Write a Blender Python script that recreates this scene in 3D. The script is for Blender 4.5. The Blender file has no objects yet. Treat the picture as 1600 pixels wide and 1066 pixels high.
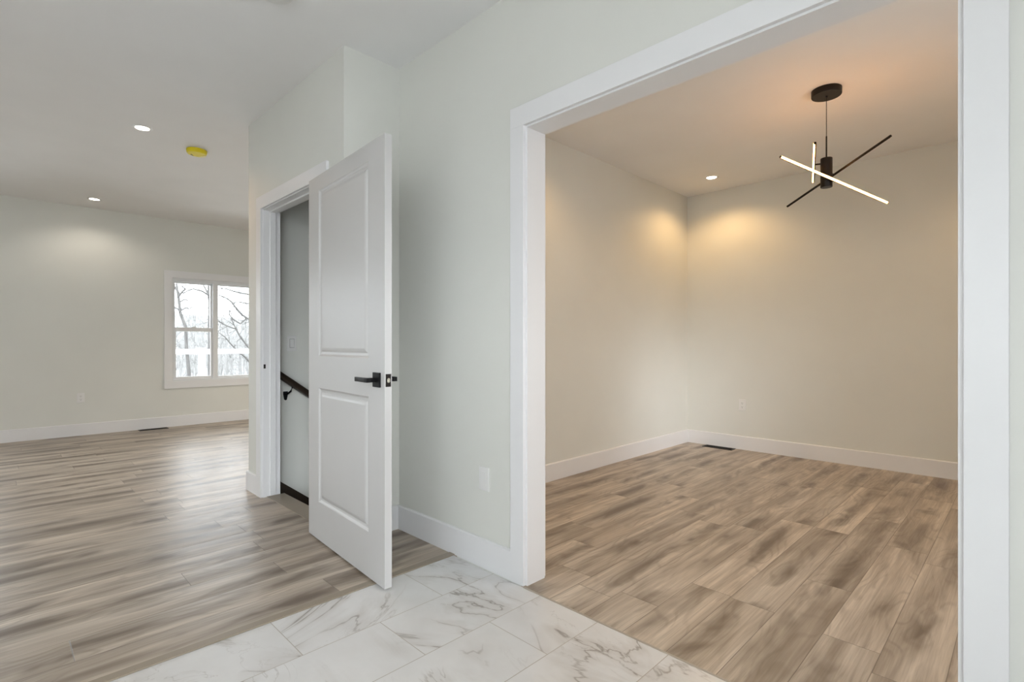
import bpy, bmesh, math, random
from mathutils import Vector, Matrix

C = bpy.context.scene.collection
SC = bpy.context.scene
H = 2.735            # ceiling height
EYE = 1.10

# ------------------------------------------------------------------ camera
cam_d = bpy.data.cameras.new('camera')
cam = bpy.data.objects.new('camera', cam_d)
C.objects.link(cam)
cam_d.sensor_width = 36.0
cam_d.lens = 810.57 / 1600 * 36.0
cam_d.shift_y = 3.6 / 1600
cam_d.clip_start = 0.02
cam.location = (0, 0, EYE)
cam.rotation_euler = (math.pi / 2, 0, math.radians(45))
SC.camera = cam

# ------------------------------------------------------------------ world / exposure
SC.view_settings.view_transform = 'Standard'
SC.view_settings.look = 'None'
SC.view_settings.gamma = 1.0
SC.view_settings.use_curve_mapping = False
SC.view_settings.exposure = 0.22
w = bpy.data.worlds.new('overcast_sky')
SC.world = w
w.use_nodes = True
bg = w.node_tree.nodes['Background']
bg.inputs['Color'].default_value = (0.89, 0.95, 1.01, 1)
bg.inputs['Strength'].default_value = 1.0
# overcast sky with an added bright lobe, aimed through the dining window at the far corner
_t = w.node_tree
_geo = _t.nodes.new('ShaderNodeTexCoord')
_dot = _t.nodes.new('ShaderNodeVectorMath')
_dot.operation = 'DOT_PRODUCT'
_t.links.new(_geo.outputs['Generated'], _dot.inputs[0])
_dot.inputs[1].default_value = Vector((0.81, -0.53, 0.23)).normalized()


def _m(op, a, b):
    n = _t.nodes.new('ShaderNodeMath')
    n.operation = op
    for i, v in enumerate((a, b)):
        if isinstance(v, bpy.types.NodeSocket):
            _t.links.new(v, n.inputs[i])
        else:
            n.inputs[i].default_value = v
    return n.outputs[0]


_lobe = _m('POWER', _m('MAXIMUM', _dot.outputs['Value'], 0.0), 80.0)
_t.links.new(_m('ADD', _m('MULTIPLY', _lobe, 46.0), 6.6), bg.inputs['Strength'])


def area(name, loc, direction, sx, sy, power, col):
    d = bpy.data.lights.new(name, 'AREA')
    d.shape = 'RECTANGLE'
    d.size, d.size_y = sx, sy
    d.energy = power
    d.color = col
    o = bpy.data.objects.new(name, d)
    C.objects.link(o)
    o.location = loc
    o.rotation_euler = Vector(direction).to_track_quat('-Z', 'Y').to_euler()
    return o


def portal(name, loc, direction, sx, sy):
    """light portal in a window or door opening: guides the sky's own light, adds none"""
    o = area(name, loc, direction, sx, sy, 1.0, (1, 1, 1))
    o.data.cycles.is_portal = True
    return o


portal('portal_front_door', (1.16, -1.375, 1.27), (-1, 0, 0), 2.35, 2.55)
portal('portal_dining_window', (1.16, 2.6, 1.47), (-1, 0, 0), 1.0, 1.05)
portal('portal_garden_door', (-8.2, -0.94, 1.05), (1, 0, 0), 1.6, 2.1)
portal('portal_entrance', (0.15, -2.73, 1.525), (0, 1, 0), 0.8, 1.35)
portal('portal_living_window', (-8.2, 2.19, 1.28), (1, 0, 0), 1.1, 1.4)
portal('portal_patio_door', (-8.2, 3.95, 1.05), (1, 0, 0), 1.8, 2.1)


# ------------------------------------------------------------------ node helper
class NT:
    def __init__(self, name):
        self.m = bpy.data.materials.new(name)
        self.m.use_nodes = True
        self.t = self.m.node_tree
        self.b = self.t.nodes['Principled BSDF']

    def set(self, node, idx, v):
        if v is None:
            return
        s = node.inputs[idx]
        if isinstance(v, bpy.types.NodeSocket):
            self.t.links.new(v, s)
        else:
            s.default_value = v

    def m_(self, op, a, b=None, c=None):
        n = self.t.nodes.new('ShaderNodeMath')
        n.operation = op
        self.set(n, 0, a); self.set(n, 1, b); self.set(n, 2, c)
        return n.outputs[0]

    def pos(self):
        return self.t.nodes.new('ShaderNodeNewGeometry').outputs['Position']

    def sep(self, v):
        n = self.t.nodes.new('ShaderNodeSeparateXYZ')
        self.set(n, 0, v)
        return n.outputs

    def comb(self, x, y, z):
        n = self.t.nodes.new('ShaderNodeCombineXYZ')
        self.set(n, 0, x); self.set(n, 1, y); self.set(n, 2, z)
        return n.outputs[0]

    def noise(self, v, scale, detail=3, rough=0.5, dist=0.0):
        n = self.t.nodes.new('ShaderNodeTexNoise')
        self.set(n, 'Vector', v)
        n.inputs['Scale'].default_value = scale
        n.inputs['Detail'].default_value = detail
        n.inputs['Roughness'].default_value = rough
        n.inputs['Distortion'].default_value = dist
        return n.outputs['Fac']

    def white(self, v):
        n = self.t.nodes.new('ShaderNodeTexWhiteNoise')
        n.noise_dimensions = '3D'
        self.set(n, 'Vector', v)
        return n.outputs['Value']

    def ramp(self, f, stops):
        n = self.t.nodes.new('ShaderNodeValToRGB')
        self.set(n, 0, f)
        e = n.color_ramp.elements
        while len(e) < len(stops):
            e.new(0.5)
        for k, (p, c) in zip(e, stops):
            k.position = p
            k.color = (c[0], c[1], c[2], 1) if isinstance(c, (tuple, list)) else (c, c, c, 1)
        return n.outputs['Color']

    def mix(self, f, a, b, mode='MIX'):
        n = self.t.nodes.new('ShaderNodeMix')
        n.data_type = 'RGBA'
        n.blend_type = mode
        self.set(n, 0, f)
        for i, v in ((6, a), (7, b)):
            if isinstance(v, (tuple, list)):
                v = (v[0], v[1], v[2], 1)
            self.set(n, i, v)
        return n.outputs[2]

    def rng(self, v, a, b, c=0.0, d=1.0):
        n = self.t.nodes.new('ShaderNodeMapRange')
        self.set(n, 0, v)
        n.inputs[1].default_value = a
        n.inputs[2].default_value = b
        n.inputs[3].default_value = c
        n.inputs[4].default_value = d
        return n.outputs[0]

    def bump(self, h, strength, dist):
        n = self.t.nodes.new('ShaderNodeBump')
        n.inputs['Strength'].default_value = strength
        n.inputs['Distance'].default_value = dist
        self.set(n, 'Height', h)
        self.t.links.new(n.outputs[0], self.b.inputs['Normal'])


def paint(name, col, rough=0.5, bump=0.0, scale=350.0, metal=0.0, spec=0.5):
    n = NT(name)
    p = n.pos()
    f = n.noise(p, 2.2, 2)
    c2 = tuple(min(1, v * 1.015) for v in col)
    c1 = tuple(v * 0.985 for v in col)
    n.set(n.b, 'Base Color', n.ramp(f, [(0.3, c1), (0.7, c2)]))
    n.b.inputs['Roughness'].default_value = rough
    n.b.inputs['Metallic'].default_value = metal
    n.b.inputs['Specular IOR Level'].default_value = spec
    if bump:
        n.bump(n.noise(p, scale, 2), bump, 0.001)
    return n.m


def emit(name, col, strength):
    n = NT(name)
    n.b.inputs['Base Color'].default_value = (col[0], col[1], col[2], 1)
    n.b.inputs['Emission Color'].default_value = (col[0], col[1], col[2], 1)
    n.b.inputs['Emission Strength'].default_value = strength
    return n.m


def wood(name, x0, width, seed):
    """vinyl planks running along Y, seams at x0 + k*width, 1.22 m long"""
    n = NT(name)
    s = n.sep(n.pos())
    X, Y = s[0], s[1]
    L = 1.22
    u = n.m_('DIVIDE', n.m_('SUBTRACT', X, x0), width)
    row = n.m_('FLOOR', u)
    fu = n.m_('SUBTRACT', u, row)
    roff = n.white(n.comb(row, seed, 3.7))
    v = n.m_('ADD', n.m_('DIVIDE', Y, L), n.m_('MULTIPLY', roff, 7.0))
    col = n.m_('FLOOR', v)
    fv = n.m_('SUBTRACT', v, col)
    r1 = n.white(n.comb(row, col, seed + 0.5))
    r2 = n.white(n.comb(col, row, seed + 9.5))
    r3 = n.white(n.comb(row, col, seed + 21.5))
    ox = n.m_('MULTIPLY', r1, 31.0)
    oy = n.m_('MULTIPLY', r2, 47.0)
    oz = n.m_('MULTIPLY', r3, 13.0)
    px = n.m_('ADD', X, ox)
    py = n.m_('ADD', Y, oy)
    # large soft dark smears, long along the plank, mostly keeping to the plank's heart
    smear = n.noise(n.comb(n.m_('MULTIPLY', px, 7.5), n.m_('MULTIPLY', py, 1.25), oz), 1.0, 2, 0.5, 0.35)
    heart = n.m_('ABSOLUTE', n.m_('SUBTRACT', fu, n.rng(r2, 0, 1, 0.3, 0.7)))
    hn = n.noise(n.comb(n.m_('MULTIPLY', px, 5.0), n.m_('MULTIPLY', py, 1.7), n.m_('ADD', oz, 5.0)), 1.0, 3, 0.55, 0.6)
    dark = n.m_('MULTIPLY', n.rng(heart, 0.06, 0.42, 1.0, 0.0), n.rng(hn, 0.42, 0.63, 0.0, 1.0))
    # warped growth figure
    warp = n.noise(n.comb(n.m_('MULTIPLY', px, 8.0), n.m_('MULTIPLY', py, 2.2), oz), 1.0, 1, 0.5)
    g = n.m_('ADD', n.m_('MULTIPLY', px, 150.0), n.m_('MULTIPLY', warp, 46.0))
    ring = n.m_('SINE', g)
    fine = n.noise(n.comb(n.m_('MULTIPLY', px, 190.0), n.m_('MULTIPLY', py, 4.0), oz), 1.0, 4, 0.65, 0.3)
    mid = n.noise(n.comb(n.m_('MULTIPLY', px, 42.0), n.m_('MULTIPLY', py, 1.4), oz), 1.0, 4, 0.6, 0.4)
    # knots: sparse stretched cells
    vo = n.t.nodes.new('ShaderNodeTexVoronoi')
    vo.feature = 'F1'
    n.set(vo, 'Vector', n.comb(n.m_('MULTIPLY', px, 4.6), n.m_('MULTIPLY', py, 1.9), oz))
    vo.inputs['Scale'].default_value = 1.0
    kd = vo.outputs['Distance']
    kn_big = n.m_('MULTIPLY', n.rng(kd, 0.0, 0.34, 1.0, 0.0), n.rng(r3, 0.25, 0.5, 0.25, 1.0))
    kn_core = n.rng(kd, 0.0, 0.09, 1.0, 0.0)
    base = n.ramp(smear, [(0.28, (0.520, 0.440, 0.352)), (0.45, (0.650, 0.558, 0.455)),
                          (0.60, (0.740, 0.645, 0.535)), (0.75, (0.820, 0.725, 0.610))])
    tone = n.ramp(r1, [(0.0, (0.80, 0.795, 0.79)), (0.5, (0.96, 0.96, 0.96)), (1.0, (1.06, 1.05, 1.04))])
    c = n.mix(1.0, base, tone, 'MULTIPLY')
    streak = n.noise(n.comb(n.m_('MULTIPLY', px, 13.0), n.m_('MULTIPLY', py, 0.9), n.m_('ADD', oz, 9.0)), 1.0, 3, 0.55, 0.3)
    c = n.mix(n.rng(streak, 0.46, 0.70, 0.0, 0.60), c, (0.190, 0.142, 0.104))
    c = n.mix(n.m_('MULTIPLY', dark, 0.90), c, (0.118, 0.086, 0.062))
    c = n.mix(n.rng(mid, 0.36, 0.66, 0.36, 0.0), c, (0.19, 0.142, 0.105))
    c = n.mix(n.m_('MULTIPLY', n.rng(ring, 0.2, 1.0, 0.0, 0.26), n.rng(hn, 0.40, 0.56, 0.15, 1.0)), c, (0.14, 0.10, 0.07))
    c = n.mix(n.rng(fine, 0.38, 0.62, 0.22, 0.0), c, (0.16, 0.12, 0.088))
    c = n.mix(n.m_('MULTIPLY', kn_big, 0.42), c, (0.150, 0.108, 0.078))
    c = n.mix(n.m_('MULTIPLY', kn_core, 0.60), c, (0.07, 0.048, 0.034))
    # seams
    ex = n.m_('MINIMUM', fu, n.m_('SUBTRACT', 1.0, fu))
    ey = n.m_('MINIMUM', fv, n.m_('SUBTRACT', 1.0, fv))
    sx = n.rng(ex, 0.004, 0.011, 1.0, 0.0)
    sy = n.rng(ey, 0.0006, 0.0017, 1.0, 0.0)
    seam = n.m_('MAXIMUM', sx, sy)
    c = n.mix(n.m_('MULTIPLY', seam, 0.65), c, (0.11, 0.082, 0.06))
    n.set(n.b, 'Base Color', c)
    n.set(n.b, 'Roughness', n.rng(fine, 0.3, 0.7, 0.42, 0.33))
    n.b.inputs['Specular IOR Level'].default_value = 0.42
    # slight cupping of each plank plus grain relief and seam grooves
    cup = n.m_('MULTIPLY', n.m_('MULTIPLY', fu, n.m_('SUBTRACT', 1.0, fu)), 4.0)
    hgt = n.m_('ADD', n.m_('ADD', n.m_('MULTIPLY', fine, 0.16), n.m_('MULTIPLY', mid, 0.35)), cup)
    hgt = n.m_('SUBTRACT', hgt, n.m_('MULTIPLY', seam, 0.6))
    n.bump(hgt, 0.5, 0.0022)
    return n.m


def marble_tile(name):
    n = NT(name)
    s = n.sep(n.pos())
    X, Y = s[0], s[1]
    W, L = 0.303, 0.613
    u = n.m_('DIVIDE', n.m_('ADD', X, 2.117), W)
    row = n.m_('FLOOR', u)
    fu = n.m_('SUBTRACT', u, row)
    par = n.m_('MODULO', n.m_('ADD', row, 100.0), 2.0)
    v = n.m_('ADD', n.m_('DIVIDE', n.m_('SUBTRACT', Y, 0.772), L), n.m_('MULTIPLY', par, 0.5))
    col = n.m_('FLOOR', v)
    fv = n.m_('SUBTRACT', v, col)
    r1 = n.white(n.comb(row, col, 1.5))
    r2 = n.white(n.comb(row, col, 8.5))
    px = n.m_('ADD', X, n.m_('MULTIPLY', r1, 17.0))
    py = n.m_('ADD', Y, n.m_('MULTIPLY', r2, 23.0))
    # each tile's veins run their own way
    ang = n.m_('MULTIPLY', n.m_('SUBTRACT', r2, 0.35), 2.2)
    ca, sa = n.m_('COSINE', ang), n.m_('SINE', ang)
    qx = n.m_('SUBTRACT', n.m_('MULTIPLY', px, ca), n.m_('MULTIPLY', py, sa))
    qy = n.m_('ADD', n.m_('MULTIPLY', px, sa), n.m_('MULTIPLY', py, ca))
    vec = n.comb(n.m_('MULTIPLY', qx, 1.5), n.m_('MULTIPLY', qy, 4.0), r1)
    a = n.noise(vec, 0.9, 5, 0.55, 0.7)
    ridge = n.m_('ABSOLUTE', n.m_('SUBTRACT', a, 0.5))
    vein = n.rng(ridge, 0.0, 0.011, 1.0, 0.0)
    halo = n.rng(ridge, 0.0, 0.075, 1.0, 0.0)
    gate = n.rng(n.noise(n.comb(px, py, 4.0), 3.2, 2), 0.41, 0.58, 0.0, 1.0)
    b = n.noise(n.comb(n.m_('MULTIPLY', qx, 2.8), n.m_('MULTIPLY', qy, 6.0), 7.0), 1.2, 5, 0.6, 0.8)
    vein2 = n.rng(n.m_('ABSOLUTE', n.m_('SUBTRACT', b, 0.52)), 0.0, 0.012, 1.0, 0.0)
    gate2 = n.rng(n.noise(n.comb(py, px, 9.0), 2.6, 2), 0.5, 0.66, 0.0, 1.0)
    cloud = n.noise(n.comb(px, py, 2.0), 3.5, 4, 0.6)
    c = n.ramp(cloud, [(0.3, (0.68, 0.67, 0.655)), (0.65, (0.745, 0.74, 0.73))])
    c = n.mix(n.m_('MULTIPLY', n.m_('MULTIPLY', halo, gate), 0.36), c, (0.42, 0.375, 0.33))
    c = n.mix(n.m_('MULTIPLY', n.m_('MULTIPLY', vein, gate), 0.68), c, (0.22, 0.19, 0.165))
    c = n.mix(n.m_('MULTIPLY', n.m_('MULTIPLY', vein2, gate2), 0.40), c, (0.36, 0.33, 0.30))
    ex = n.m_('MULTIPLY', n.m_('MINIMUM', fu, n.m_('SUBTRACT', 1.0, fu)), W)
    ey = n.m_('MULTIPLY', n.m_('MINIMUM', fv, n.m_('SUBTRACT', 1.0, fv)), L)
    e = n.m_('MINIMUM', ex, ey)
    gr = n.rng(e, 0.0011, 0.0017, 1.0, 0.0)
    c = n.mix(gr, c, (0.40, 0.36, 0.31))
    n.set(n.b, 'Base Color', c)
    n.set(n.b, 'Roughness', n.mix(gr, (0.24, 0.24, 0.24), (0.8, 0.8, 0.8)))
    n.bump(n.rng(e, 0.0008, 0.003, 0.0, 1.0), 0.35, 0.001)
    return n.m


def ground_mat(name):
    n = NT(name)
    f = n.noise(n.pos(), 1.3, 6, 0.7)
    n.set(n.b, 'Base Color', n.ramp(f, [(0.3, (0.088, 0.085, 0.08)), (0.7, (0.145, 0.141, 0.134))]))
    n.b.inputs['Roughness'].default_value = 0.95
    return n.m


def bark_mat(name, a, b):
    n = NT(name)
    s = n.sep(n.pos())
    f = n.noise(n.comb(s[0], s[1], n.m_('MULTIPLY', s[2], 0.3)), 14.0, 4, 0.6)
    n.set(n.b, 'Base Color', n.ramp(f, [(0.3, a), (0.7, b)]))
    n.b.inputs['Roughness'].default_value = 0.9
    return n.m


def glass_mat(name):
    n = NT(name)
    t = n.t
    out = t.nodes['Material Output']
    tr = t.nodes.new('ShaderNodeBsdfTransparent')
    tr.inputs[0].default_value = (0.98, 0.99, 0.99, 1)
    gl = t.nodes.new('ShaderNodeBsdfGlossy')
    gl.inputs['Roughness'].default_value = 0.02
    fr = t.nodes.new('ShaderNodeFresnel')
    fr.inputs[0].default_value = 1.25
    mx = t.nodes.new('ShaderNodeMixShader')
    t.links.new(fr.outputs[0], mx.inputs[0])
    t.links.new(tr.outputs[0], mx.inputs[1])
    t.links.new(gl.outputs[0], mx.inputs[2])
    t.links.new(mx.outputs[0], out.inputs[0])
    return n.m


M = dict(
    wall=paint('wall_paint', (0.745, 0.745, 0.695), 0.55, 0.05),
    ceil=paint('ceiling_paint', (0.86, 0.855, 0.845), 0.8, 0.05),
    trim=paint('trim_paint', (0.815, 0.81, 0.81), 0.34),
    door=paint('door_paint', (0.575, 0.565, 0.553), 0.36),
    plate=paint('white_plastic', (0.80, 0.79, 0.77), 0.35),
    slot=paint('socket_slot', (0.08, 0.075, 0.07), 0.6),
    vinyl=paint('window_vinyl', (0.82, 0.83, 0.84), 0.35),
    black=paint('black_metal', (0.006, 0.006, 0.007), 0.45, spec=0.2),
    bronze=paint('black_bronze', (0.014, 0.010, 0.008), 0.42, spec=0.25),
    nickel=paint('nickel', (0.72, 0.68, 0.60), 0.28, metal=1.0),
    dark_wood=paint('dark_stained_wood', (0.030, 0.020, 0.014), 0.32, spec=0.4),
    yellow=paint('yellow_plastic', (0.80, 0.65, 0.0), 0.5),
    yellow2=paint('yellow_highlight', (0.88, 0.82, 0.42), 0.4),  # lighter yellow for the painted highlight on the alarm cover
    strip=paint('brown_transition', (0.30, 0.25, 0.19), 0.4),
    alu=paint('brushed_edge', (0.42, 0.37, 0.31), 0.4),
    deck=paint('deck_boards', (0.62, 0.61, 0.59), 0.8),
    rail=paint('white_railing', (0.85, 0.86, 0.87), 0.5),
    wood_l=wood('vinyl_plank_living', -2.157, 0.1787, 4.0),
    wood_d=wood('vinyl_plank_dining', -0.195, 0.1812, 11.0),
    tile=marble_tile('marble_tile'),
    ground=ground_mat('leaf_litter'),
    gravel=bark_mat('bounce_gravel', (0.70, 0.70, 0.70), (0.84, 0.84, 0.84)),  # pale tone serves as a reflector for daylight entering the foyer
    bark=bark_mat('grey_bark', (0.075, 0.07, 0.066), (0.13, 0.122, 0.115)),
    bark_far=bark_mat('hazed_far_bark', (0.13, 0.125, 0.12), (0.24, 0.235, 0.225)),  # distant glare haze put into the colour, paler than the near bark
    glass=glass_mat('window_glass'),
    led=emit('warm_led', (1.0, 0.455, 0.13), 23.0),
    lamp_white=emit('downlight_lens', (1.0, 0.90, 0.74), 14.0),
    foil=paint('vent_black', (0.010, 0.009, 0.008), 0.5),
)


# ------------------------------------------------------------------ mesh helpers
def box(bm, x0, x1, y0, y1, z0, z1, bev=0.0, seg=2):
    vs = [bm.verts.new((x, y, z)) for z in (z0, z1) for y in (y0, y1) for x in (x0, x1)]
    fs = [bm.faces.new([vs[i] for i in q]) for q in
          ((0, 2, 3, 1), (4, 5, 7, 6), (0, 1, 5, 4), (2, 6, 7, 3), (0, 4, 6, 2), (1, 3, 7, 5))]
    if bev:
        es = {e for f in fs for e in f.edges}
        bmesh.ops.bevel(bm, geom=list(es), offset=bev, segments=seg, affect='EDGES', profile=0.6)
    return vs


def quads(bm, pts, faces):
    vs = [bm.verts.new(p) for p in pts]
    for f in faces:
        bm.faces.new([vs[i] for i in f])
    return vs


def prism(bm, poly, a, b, axis):
    """extrude a 2D polygon between a and b along axis 'x','y' or 'z'"""
    def P(u, v, t):
        return {'x': (t, u, v), 'y': (u, t, v), 'z': (u, v, t)}[axis]
    A = [bm.verts.new(P(u, v, a)) for u, v in poly]
    B = [bm.verts.new(P(u, v, b)) for u, v in poly]
    n = len(poly)
    bm.faces.new(A); bm.faces.new(B[::-1])
    for i in range(n):
        bm.faces.new((A[i], B[i], B[(i + 1) % n], A[(i + 1) % n]))


def frame_of(d):
    d = d.normalized()
    up = Vector((0, 0, 1)) if abs(d.z) < 0.95 else Vector((1, 0, 0))
    s = d.cross(up).normalized()
    return s, s.cross(d).normalized()


def tube(bm, pts, radii, n=10, caps=True):
    pts = [Vector(p) for p in pts]
    rings = []
    for i, p in enumerate(pts):
        d = (pts[min(i + 1, len(pts) - 1)] - pts[max(i - 1, 0)])
        s, t = frame_of(d)
        r = radii[i] if isinstance(radii, (list, tuple)) else radii
        rings.append([bm.verts.new(p + (s * math.cos(2 * math.pi * k / n) + t * math.sin(2 * math.pi * k / n)) * r) for k in range(n)])
    for a, b in zip(rings, rings[1:]):
        for k in range(n):
            bm.faces.new((a[k], a[(k + 1) % n], b[(k + 1) % n], b[k]))
    if caps:
        bm.faces.new(rings[0][::-1]); bm.faces.new(rings[-1])


def lathe(bm, prof, cx, cy, n=40, close=True):
    """profile [(r, z)] around the vertical axis at (cx, cy)"""
    rings = []
    for r, z in prof:
        if r < 1e-6:
            rings.append([bm.verts.new((cx, cy, z))])
        else:
            rings.append([bm.verts.new((cx + r * math.cos(2 * math.pi * k / n), cy + r * math.sin(2 * math.pi * k / n), z)) for k in range(n)])
    for a, b in zip(rings, rings[1:]):
        if len(a) == 1 and len(b) == 1:
            continue
        for k in range(n):
            k2 = (k + 1) % n
            if len(a) == 1:
                bm.faces.new((a[0], b[k], b[k2]))
            elif len(b) == 1:
                bm.faces.new((a[k], b[0], a[k2]))
            else:
                bm.faces.new((a[k], b[k], b[k2], a[k2]))


def obj(name, bm, mat, parent=None, smooth=False):
    bmesh.ops.recalc_face_normals(bm, faces=bm.faces[:])
    me = bpy.data.meshes.new(name)
    bm.to_mesh(me)
    bm.free()
    me.materials.append(mat)
    if smooth:
        me.polygons.foreach_set('use_smooth', [True] * len(me.polygons))
        try:
            me.set_sharp_from_angle(angle=math.radians(40))
        except Exception:
            pass
    o = bpy.data.objects.new(name, me)
    C.objects.link(o)
    if parent:
        o.parent = parent
    return o


def thing(name, label, cat, loc=(0, 0, 0), rz=0.0, group=None, kind=None):
    o = bpy.data.objects.new(name, None)
    C.objects.link(o)
    o.location = loc
    o.rotation_euler = (0, 0, rz)
    o['label'] = label
    o['category'] = cat
    if group:
        o['group'] = group
    if kind:
        o['kind'] = kind
    return o


def tag(o, label, cat, group=None, kind=None):
    o['label'] = label
    o['category'] = cat
    if group:
        o['group'] = group
    if kind:
        o['kind'] = kind
    return o


def boxes(lst, bev=0.0):
    bm = bmesh.new()
    for b in lst:
        box(bm, *b, bev=bev)
    return bm


def struct(name, bm, mat, label, cat):
    return tag(obj(name, bm, mat), label, cat, kind='structure')


# ------------------------------------------------------------------ plan
YA, YAb = 1.711, 1.828        # wall with the wide opening: front, back
XC = -2.663                   # corner where the return wall meets it
YD, YDb = 1.36, 1.477         # wall with the hinged door
XL = -4.162                   # outside corner of that wall
XS = -4.047                   # stairwell side of it
XDL = -2.717                  # dining room's left wall
YB = 5.49                     # dining room's back wall
XF = -8.02                    # living room's far wall
XR = 1.0                      # front wall of the house
YL = -2.6                     # left wall (out of view)
YBL = 6.2
OX0, OX1, OZ = -1.612, -0.129, 2.080   # clear opening to the dining room
T = 0.02

# floors
struct('floor_living', boxes([(XF, -2.117, YL, YDb, -0.12, 0), (XF, XL, YDb, YBL, -0.12, 0), (XC, -2.117, YDb, YA, -0.12, 0)]),
       M['wood_l'], 'grey brown vinyl plank floor of the living room on the left', 'floor')
struct('floor_foyer', boxes([(-2.117, XR, YL, 1.688, -0.12, 0)]), M['tile'],
       'white marble look tile floor with grey veins in the foreground', 'floor')
struct('floor_dining', boxes([(XDL, XR, YAb, YB, -0.12, 0), (OX0 - 0.02, OX1 + 0.02, 1.688, YAb, -0.12, 0)]), M['wood_d'],
       'brown vinyl plank floor of the empty room beyond the wide opening', 'floor')
# stairs going down behind the door wall
bm = bmesh.new()
for k in range(9):
    y = YDb + 0.26 * k
    z = -0.19 * (k + 1)
    box(bm, XS, -2.83, y - 0.0 + 0.02 * (k == 0), y + 0.27, z - 0.03, z)
    box(bm, XS, -2.83, y, y + 0.02, z, z + 0.19 - 0.03)
struct('floor_stairs', bm, M['wood_l'], 'wooden steps going down behind the door wall', 'stairs')

struct('floor_basement', boxes([(XL, -2.717, YDb, YB + 0.12, -2.05, -1.9)]), M['ground'], 'basement floor at the foot of the stairs', 'floor')

# ceiling
struct('ceiling', boxes([(XF, XR, YL, YBL, H, H + 0.12)]), M['ceil'], 'smooth white ceiling', 'ceiling')

# walls
struct('wall_opening', boxes([(XC, OX0 - T, YA, YAb, -0.12, H), (OX0 - T, OX1 + T, YA, YAb, OZ + T, H), (OX1 + T, XR, YA, YAb, -0.12, H)]),
       M['wall'], 'pale wall pierced by the wide cased opening', 'wall')
struct('wall_doorway', boxes([(XL, -3.885, YD, YDb, -0.12, H), (-3.885, -2.915, YD, YDb, 2.072, H), (-2.915, XC, YD, YDb, -0.12, H)]),
       M['wall'], 'pale wall around the doorway to the stairs', 'wall')
struct('wall_return', boxes([(-2.83, XC, YDb, YAb, -0.12, H)]), M['wall'],
       'short return wall behind the free edge of the open door', 'wall')
struct('wall_dining_left', boxes([(-2.83, XDL, YAb, YB, -1.9, H)]), M['wall'],
       'left wall of the empty room beyond the opening', 'wall')
struct('wall_dining_back', boxes([(XS, XR, YB, YB + 0.12, -1.9, H)]), M['wall'],
       'back wall of the empty room with one outlet', 'wall')
struct('wall_stair_left', boxes([(XL, XS, YDb, YBL, -1.9, H)]), M['wall'],
       'shaded stairwell wall seen through the doorway', 'wall')
WY0, WY1, WZ0, WZ1 = 1.66, 2.72, 0.585, 1.98
struct('wall_far', boxes([(XF - 0.16, XF, YL, -1.75, -0.3, H), (XF - 0.16, XF, -1.75, -0.13, 2.1, H), (XF - 0.16, XF, -0.13, WY0, -0.3, H), (XF - 0.16, XF, WY0, WY1, -0.3, WZ0), (XF - 0.16, XF, WY0, WY1, WZ1, H),
                          (XF - 0.16, XF, WY1, 3.05, -0.3, H), (XF - 0.16, XF, 3.05, 4.85, 2.1, H), (XF - 0.16, XF, 4.85, YBL, -0.3, H)]),
       M['wall'], 'far living room wall with the window', 'wall')
struct('wall_back', boxes([(XF - 0.16, XS, YBL, YBL + 0.12, -0.3, H)]), M['wall'], 'living room end wall hidden behind the doorway wall', 'wall')
struct('wall_left', boxes([(XF - 0.16, -0.25, YL - 0.12, YL, -0.3, H), (-0.25, 0.55, YL - 0.12, YL, 2.2, H), (-0.25, 0.55, YL - 0.12, YL, -0.3, 0.85), (0.55, XR + 0.15, YL - 0.12, YL, -0.3, H)]),
       M['wall'], 'wall with the entrance behind the viewer', 'wall')
struct('wall_front', boxes([(XR, XR + 0.15, YL, -2.55, -0.3, H), (XR, XR + 0.15, -2.55, -0.2, 2.55, H), (XR, XR + 0.15, -0.2, 2.1, -0.3, H),
                            (XR, XR + 0.15, 2.1, 3.1, -0.3, 0.95), (XR, XR + 0.15, 2.1, 3.1, 2.0, H), (XR, XR + 0.15, 3.1, YB + 0.12, -0.3, H)]),
       M['wall'], 'front wall of the house beside the viewer', 'wall')

struct('wall_sky_blocker', boxes([(XR + 0.15, 5.4, YL - 0.27, YL - 0.12, -0.6, 3.2)]), M['trim'], 'unseen wall added in front of the house to block bright sky', 'wall')  # added out of view: keeps the sky's bright lobe out of the front opening

# baseboards (flat stock with eased top edge)
BH, BT = 0.14, 0.015


def base_poly(sign=1):
    return [(0, 0), (BT * sign, 0), (BT * sign, BH - 0.006), ((BT - 0.006) * sign, BH), (0, BH)]


def baseboard(name, runs, label):
    """runs: ('x', a, b, y, s) along X on plane y, standing out by s; ('y', a, b, x, s) likewise"""
    bm = bmesh.new()
    for ax, a, b, c, s in runs:
        poly = [(c + u, v) for u, v in base_poly(s)]
        prism(bm, poly, a, b, 'x' if ax == 'x' else 'y')
    return struct(name, bm, M['trim'], label, 'baseboard')


baseboard('baseboard_opening', [('x', XC, -1.706, YA, -1)], 'white baseboard under the foyer outlet up to the opening casing')
baseboard('baseboard_return', [('y', YD - BT, YA - BT, XC, 1)], 'short white baseboard piece at the return wall behind the open door')
baseboard('baseboard_doorway', [('x', XL - BT, -3.957, YD, -1), ('y', YD, YBL, XL, -1)], 'white baseboard wrapping the corner beside the doorway casing')
baseboard('baseboard_dining_left', [('y', YAb, YB - BT, XDL, 1)], 'white baseboard along the left wall of the empty room')
baseboard('baseboard_dining_back', [('x', XDL, XR, YB, -1)], 'white baseboard along the back wall of the empty room')
baseboard('baseboard_far', [('y', -0.04, 2.96, XF, 1)], 'white baseboard under the window on the far living room wall')
baseboard('baseboard_right', [('x', -0.036, XR, YA, -1)], 'white baseboard to the right of the opening')

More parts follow.
